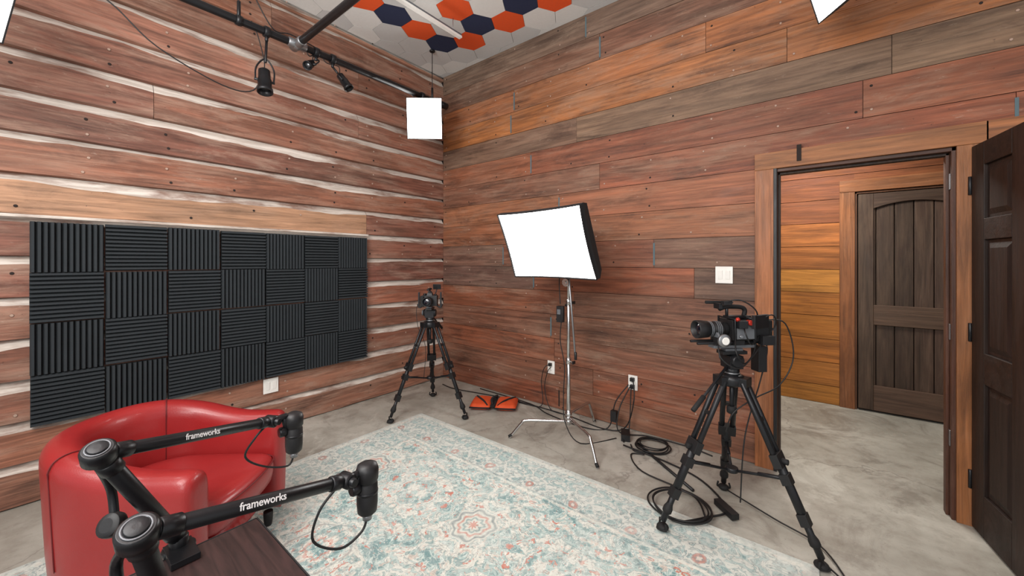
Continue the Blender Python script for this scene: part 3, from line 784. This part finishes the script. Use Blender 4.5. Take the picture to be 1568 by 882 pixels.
def ringpts(kx,ky,z,bow=0):
    o=[]
    cs=[(-1,-1),(1,-1),(1,1),(-1,1)]
    for i in range(4):
        a=cs[i];c_=cs[(i+1)%4]
        for k in range(N):
            t_=k/N; x=a[0]+(c_[0]-a[0])*t_; y=a[1]+(c_[1]-a[1])*t_
            s_=1-bow*math.sin(math.pi*t_)
            if a[0]==c_[0]: x*=s_
            else: y*=s_
            o.append((x*kx,y*ky,z))
    return o
lv=[ringpts(w,h,.012,.03),ringpts(w+.004,h+.004,-.03,.03),ringpts(w*.92,h*.92,-.12,.0),ringpts(w*.6,h*.6,-.27,0),ringpts(.10,.10,-.36,0),ringpts(.075,.075,-.37,0)]
vs=[q for l_ in lv for q in l_]; m=4*N; fs=[]
for k in range(len(lv)-1):
    for i in range(m): fs.append((k*m+i,(k+1)*m+i,(k+1)*m+(i+1)%m,k*m+(i+1)%m))
fs.append(tuple((len(lv)-1)*m+i for i in range(m))[::-1])
b.add(vs,fs,M_fab)
inner=ringpts(w-.004,h-.004,.004,.03); b.add(inner+[(0,0,-.004)],[(i,(i+1)%m,m) for i in range(m)],E_soft)
b.tube([(x,y,.012) for x,y,z in ringpts(w,h,.012,.03)],.005,M_fab,6,False,True)
b.cyl((0,0,-.36),(0,0,-.40),.085,M_blk,seg=24); b.box((0,0,-.46),(.11,.10,.12),M_plas) 
b.cyl((0,-.02,-.40),(0,-.13,-.37),.016,M_blk)
for sx in (-1,1):
    for sy in (-1,1): b.cyl((sx*.09,sy*.09,-.355),(sx*w*.985,sy*h*.985,-.03),.004,M_blk,seg=8)
b.finish()

# ---------------------------------------------------------------- overhead grid
b=B('lighting_grid_pipe'); PX,PZ=-3.3,3.2
b.cyl((PX,-2.6,PZ),(PX,2.94,PZ),.028,M_blk,seg=20); b.cyl((PX,2.86,PZ),(PX,2.95,PZ),.036,M_blk,seg=20)
b.cyl((PX-.08,1.35,PZ),(1.6,1.35,PZ),.028,M_blk,seg=20)
b.cyl((.15,-1.0,PZ),(.15,2.94,PZ),.028,M_blk,seg=20)
for x in (PX,.15):
    b.cyl((x-.07,1.35,PZ),(x+.1,1.35,PZ),.036,M_silv,seg=20); b.cyl((x,1.28,PZ),(x,1.42,PZ),.036,M_silv,seg=20); b.sph((x,1.35,PZ),.045,M_silv)
for x,y in ((PX,2.74),(PX,.95),(PX,-1.5),(-1.4,1.35),(.15,2.6),(.15,-.6)):
    b.cyl((x,y,PZ+.02),(x,y,ZC-.012),.004,M_blk,seg=8); b.lathe([(.034,-.02),(.038,0),(.034,.02)],(x,y,PZ),(0,1,0) if x!=-1.4 else (1,0,0),M_blk,20); b.cyl((x,y,PZ+.02),(x,y,PZ+.14),.012,M_blk); b.cyl((x,y,ZC-.03),(x,y,ZC-.012),.03,M_blk)
b.finish()
def spot(name,hang,c,aim,ln=.15,r=.05,cable=True):
    b=B(name); hang=Vector(hang); c=Vector(c); aim=Vector(aim).normalized(); sd=aim.cross(Vector((0,0,1))).normalized()
    b.lathe([(.036,-.02),(.041,-.016),(.041,.016),(.036,.02)],hang,(0,1,0),M_blk,20); b.cyl(hang-Vector((0,0,.03)),hang-Vector((0,0,.07)),.012,M_blk)
    top=hang-Vector((0,0,.065))
    if (top-c).length>.14: b.cyl(top,top.lerp(c,.55),.009,M_blk,seg=10); top=top.lerp(c,.5)
    b.tube([c+sd*(r+.012),c+sd*(r+.012)+(top-c)*.55,top+sd*.02,top-sd*.02,c-sd*(r+.012)+(top-c)*.55,c-sd*(r+.012)],.006,M_blk,8)
    b.cyl(c-sd*(r+.02),c+sd*(r+.02),.009,M_blk)
    b.lathe([(r*.6,-ln*.5),(r*.85,-ln*.45),(r*.9,-.1*ln),(r,-.05*ln),(r,.35*ln),(r*1.15,.37*ln),(r*1.15,.5*ln),(r*1.02,.5*ln),(r*.8,.3*ln)],c,aim,M_blk,24,False)
    b.lathe([(r*.6,-ln*.5-.001),(.001,-ln*.5-.006)],c,aim,M_blk,24); b.lathe([(r*.85,.3*ln),(.001,.33*ln)],c,aim,M_silv,24)
    if cable: b.tube([c-aim*ln*.5,c-aim*ln*.6+Vector((0,0,.06)),hang+Vector((.0,-.06,-.05)),hang+Vector((.0,-.1,.035))],.004,M_cable,6)
    b.finish()
spot('stage_spotlight',(PX,1.13,PZ),(-3.25,1.10,2.80),(.25,-.05,-1),.19,.046)
spot('stage_spotlight',(PX,1.50,PZ),(-3.28,1.44,3.07),(.4,-.5,-.5),.10,.032)
spot('stage_spotlight',(PX,1.64,PZ),(-3.25,1.72,3.02),(.45,.35,-.8),.15,.036)
b=B('power_cable'); 
b.tube([(PX,-.4,PZ+.03),(-3.35,.05,3.10),(-3.35,.295,3.02),(-3.35,.513,2.84),(-3.35,.862,2.715),(-3.33,1.05,2.735),(-3.27,1.10,2.90)],.0045,M_cable,8)
b.tube([(PX,.9,ZC-.02),(PX+.02,1.0,3.5),(PX+.01,1.12,3.3),(PX,1.2,3.235),(PX,1.3,3.26),(PX,1.5,3.24)],.0045,M_cable,8)
b.tube([(PX,1.5,3.232),(PX+.03,1.9,3.16),(PX+.01,2.2,3.225),(PX,2.5,3.16),(PX,2.6,3.05)],.0045,M_cable,8)
b.finish()
def ledbox(name,c,n,w,h,d,hang):
    c=Vector(c); n=Vector(n).normalized(); e1=Vector((0,0,1)).cross(n).normalized(); up=n.cross(e1)
    rot=Matrix((e1,up,n)).transposed(); b=B(name,Matrix.Translation(c)@rot.to_4x4())
    def rc(x,y,z): return [(-x,-y,z),(x,-y,z),(x,y,z),(-x,y,z)]
    vs=rc(w/2,h/2,0)+rc(w/2*.8,h/2*.8,-d)+rc(w/2-.006,h/2-.006,.0)+rc(w/2-.006,h/2-.006,-.004)
    fs=[(0,4,5,1),(1,5,6,2),(2,6,7,3),(3,7,4,0),(7,6,5,4),(0,1,9,8),(1,2,10,9),(2,3,11,10),(3,0,8,11),(8,9,13,12),(9,10,14,13),(10,11,15,14),(11,8,12,15)]
    b.add(vs,fs,M_fab); b.add(rc(w/2-.006,h/2-.006,-.004),[(0,1,2,3)],E_led)
    b.box((0,0,-d-.02),(w*.5,h*.5,.04),M_plas)
    b.T=Matrix.Identity(4); hang=Vector(hang)
    back=c-n*(d+.02)
    s=e1*(w*.42)
    b.tube([back+s,back+s+Vector((0,0,h*.5+.03)),back-s+Vector((0,0,h*.5+.03)),back-s],.007,M_blk,8,False)
    tp=back+Vector((0,0,h*.5+.03)); b.cyl(tp,hang,.010,M_blk); b.lathe([(.036,-.02),(.041,-.016),(.041,.016),(.036,.02)],hang,(0,1,0),M_blk,20)
    return b.finish()
ledbox('led_light_panel',(-3.235,2.58,2.945),(.62,-.75,-.12),.37,.42,.10,(PX,2.60,PZ))
ledbox('led_light_panel',(.082,2.591,2.962),(-.824*.954,-.566*.954,-.3),.46,.34,.10,(.15,2.70,PZ))
ledbox('led_light_panel',(-2.95,-.24,2.73),(.8,.45,-.35),.46,.46,.12,(PX,-.30,PZ))
b=B('linear_ceiling_light'); b.bb((-2.73,1.2,3.60),(-2.69,2.60,3.62),M_white); b.bb((-2.725,1.2,3.62),(-2.695,2.60,3.64),M_grey)
for y in (1.4,2.5): b.cyl((-2.71,y,3.64),(-2.71,y,ZC-.012),.003,M_silv,seg=8)
b.finish(.002)

# ---------------------------------------------------------------- plates
def plate(name,c,nrm,kind):
    n=Vector(nrm); e1=Vector((0,0,1)).cross(n); rot=Matrix((e1,Vector((0,0,1)),n)).transposed()
    b=B(name,Matrix.Translation(c)@rot.to_4x4())
    w=.115 if kind=='switch2' else .08
    b.box((0,0,.003),(w,.125,.007),M_white)
    if kind=='switch2':
        for x in (-.025,.025): b.box((x,0,.008),(.03,.065,.006),M_white,Matrix.Rotation(.06,3,'X'))
    elif kind=='outlet':
        for y in (-.03,.03):
            b.box((0,y,.007),(.034,.032,.004),M_white)
            for x in (-.007,.007): b.box((x,y+.003,.0095),(.003,.010,.001),M_socket)
    elif kind=='plugged':
        for y in (-.03,.03): b.box((0,y,.02),(.034,.03,.032),M_plas); 
    b.finish(.0015)
plate('light_switch',(-.556,YB-.008,1.348),(0,-1,0),'switch2')
plate('wall_outlet',(-2.079,YB-.008,.40),(0,-1,0),'outlet')
plate('wall_outlet',(-1.25,YB-.008,.41),(0,-1,0),'plugged')
plate('wall_outlet',(XL+.008,1.291,.385),(1,0,0),'switch2')

# ---------------------------------------------------------------- sandbag
b=B('sandbag',Matrix.Translation((-2.54,2.90,.0))@Matrix.Rotation(math.radians(32),4,'Z'))
for s_ in (-1,1):
    nx,ny=14,12; vs=[];fs=[]
    for side in (1,-1):
        for i in range(nx+1):
            for j in range(ny+1):
                u=-1+2*i/nx;v=-1+2*j/ny
                hgt=(max(0,1-u**4)*max(0,1-v**4))**.5
                z=.034+side*.033*hgt+(.008*noise.noise(Vector((u*2+s_*5,v*2,side)))*hgt if side>0 else 0)
                vs.append((s_*.125+u*.105*(1-.06*v*v),v*.15*(1-.05*u*u),z))
    q=(nx+1)*(ny+1)
    for i in range(nx):
        for j in range(ny):
            a=i*(ny+1)+j; fs.append((a,a+ny+1,a+ny+2,a+1)); fs.append((q+a,q+a+1,q+a+ny+2,q+a+ny+1))
    b.add(vs,fs,M_org,True)
    for yy in (-.145,.145): b.box((s_*.125,yy,.034),(.2,.012,.012),M_fab)
    b.tube([(s_*.05,-.12,.05),(s_*.10,-.05,.072),(s_*.17,.05,.072),(s_*.2,.13,.05)],.009,M_fab,8)
b.box((0,0,.045),(.045,.26,.014),M_fab); b.tube([(0,-.09,.05),(-.02,-.04,.085),(.02,.05,.09),(0,.1,.05)],.011,M_fab,8)
b.finish()

# ---------------------------------------------------------------- cables on the floor
def coil(b,c,r,n=4,rr=.006,z=.012):
    for k in range(n):
        pts=[];ph=random.uniform(0,6)
        rk=r*(1-.07*k*random.uniform(.5,1.4)); ox,oy=random.uniform(-.015,.015),random.uniform(-.015,.015)
        for i in range(14):
            a=2*math.pi*i/14; pts.append((c[0]+ox+rk*math.cos(a)*(1+.05*math.sin(2*a+ph)),c[1]+oy+rk*math.sin(a),z+k*.009+.003*math.sin(3*a+ph)))
        b.tube(pts,rr,M_cable,8,True,True,4)
b=B('coiled_cable'); coil(b,(-1.02,3.02),.125,4,.005)
b.tube([(-1.0,2.90,.01),(-1.1,2.87,.008),(-1.16,2.95,.01)],.005,M_cable)
b.finish()
b=B('extension_cord')
b.tube([(-1.22,2.95,.012),(-1.25,3.05,.02),(-1.24,3.12,.06),(-1.25,3.185,.38)],.005,M_cable)
b.tube([(-1.23,3.18,.44),(-1.20,3.12,.3),(-1.28,3.14,.05),(-1.45,3.08,.01),(-1.9,3.14,.01),(-2.6,3.12,.01),(-3.2,3.0,.01),(-3.45,3.02,.01)],.005,M_cable)
b.tube([(-1.26,3.18,.38),(-1.32,3.10,.2),(-1.30,3.06,.03),(-1.1,3.18,.01),(-.8,3.19,.01),(-.62,3.15,.01)],.005,M_cable)
b.tube([(-1.27,3.18,.40),(-1.36,3.12,.25),(-1.42,3.1,.02),(-1.6,3.0,.01),(-2.0,3.05,.01),(-2.3,3.16,.01),(-3.0,3.18,.01)],.005,M_cable)
b.box((-1.24,3.04,.03),(.07,.13,.05),M_plas,Matrix.Rotation(.4,3,'Z')); b.box((-1.36,3.09,.14),(.05,.04,.09),M_plas)
b.finish()
b=B('coiled_cable'); coil(b,(-.64,2.37),.165,3,.005,.02)
b.tube([(-.60,2.22,.02),(-.5,2.35,.02),(-.42,2.52,.012),(-.6,2.75,.01),(-.85,2.85,.01),(-1.2,2.9,.012)],.006,M_cable)
b.tube([(-.5,2.36,.02),(-.62,2.55,.012),(-.95,2.62,.01),(-1.1,2.8,.008),(-1.02,2.86,.01)],.005,M_cable)
b.box((-.42,2.50,.026),(.15,.045,.032),M_plas,Matrix.Rotation(-.75,3,'Z'))
b.tube([(.02,2.36,.012),(.15,2.2,.008),(.3,1.9,.008),(.35,1.5,.008)],.004,M_cable)
b.tube([(-.47,2.75,.01),(-.2,2.6,.01),(0.0,2.5,.01),(.1,2.3,.008)],.004,M_cable)
b.finish()
b=B('cable_cover_strip'); b.tube([(-1.12,3.0,.011),(-.95,2.86,.011),(-.62,2.60,.011)],.010,M_plas,6,False); b.finish()
b=B('hanging_cord'); b.tube([(-2.08,YB-.02,.40),(-2.09,YB-.06,.36),(-2.13,YB-.05,.2),(-2.05,YB-.08,.02),(-1.9,YB-.1,.008)],.004,M_cable)
b.tube([(-2.08,YB-.02,.43),(-2.12,YB-.07,.40),(-2.17,YB-.05,.25),(-2.15,YB-.08,.02),(-2.4,YB-.12,.008)],.004,M_cable)
b.box((-2.08,YB-.03,.43),(.03,.03,.028),M_plas); b.finish()

# ---------------------------------------------------------------- lights
def area(name,loc,target,size,energy,col=(1,1,1),sy=None):
    l=bpy.data.lights.new(name,'AREA'); l.energy=energy; l.size=size; l.color=col
    if sy: l.shape='RECTANGLE'; l.size_y=sy
    o=bpy.data.objects.new(name,l); bpy.context.collection.objects.link(o); o.location=loc
    o.rotation_euler=(Vector(target)-Vector(loc)).to_track_quat('-Z','Y').to_euler(); return o
area('added_overhead_fill',(-1.2,-.6,3.55),(-1.4,1.4,0),2.2,120,(1,.98,.95))  # unseen lamp added overhead to light the room, no fixture modelled
area('added_fill_light',(.9,-1.9,2.3),(-1.6,2.6,1.3),1.6,52,(1,.97,.94))  # hidden area lamp added behind the camera as general fill
area('added_ceiling_uplight',(-1.2,-1.2,2.5),(-2.0,2.2,3.9),1.2,80,(1,.99,.97))  # unseen uplight added to brighten the ceiling tiles, stands in for bounced light
area('hall_ceiling_light',(-.1,4.2,2.68),(.1,4.2,0),.7,48,(1,.96,.88))
w=bpy.data.worlds.new('World'); bpy.context.scene.world=w; w.use_nodes=True
bg=w.node_tree.nodes['Background']; bg.inputs[0].default_value=(.97,.98,1,1); bg.inputs[1].default_value=.78

# ---------------------------------------------------------------- camera
cd=bpy.data.cameras.new('camera'); cd.sensor_width=36; cd.lens=36*590/1568; cd.shift_y=-41/1568; cd.clip_start=.02
co=bpy.data.objects.new('camera',cd); bpy.context.collection.objects.link(co)
co.location=(0,0,1.45); co.rotation_euler=(math.radians(90),0,math.radians(38.6))
sc=bpy.context.scene; sc.camera=co
sc.view_settings.view_transform='Standard'; sc.view_settings.exposure=0
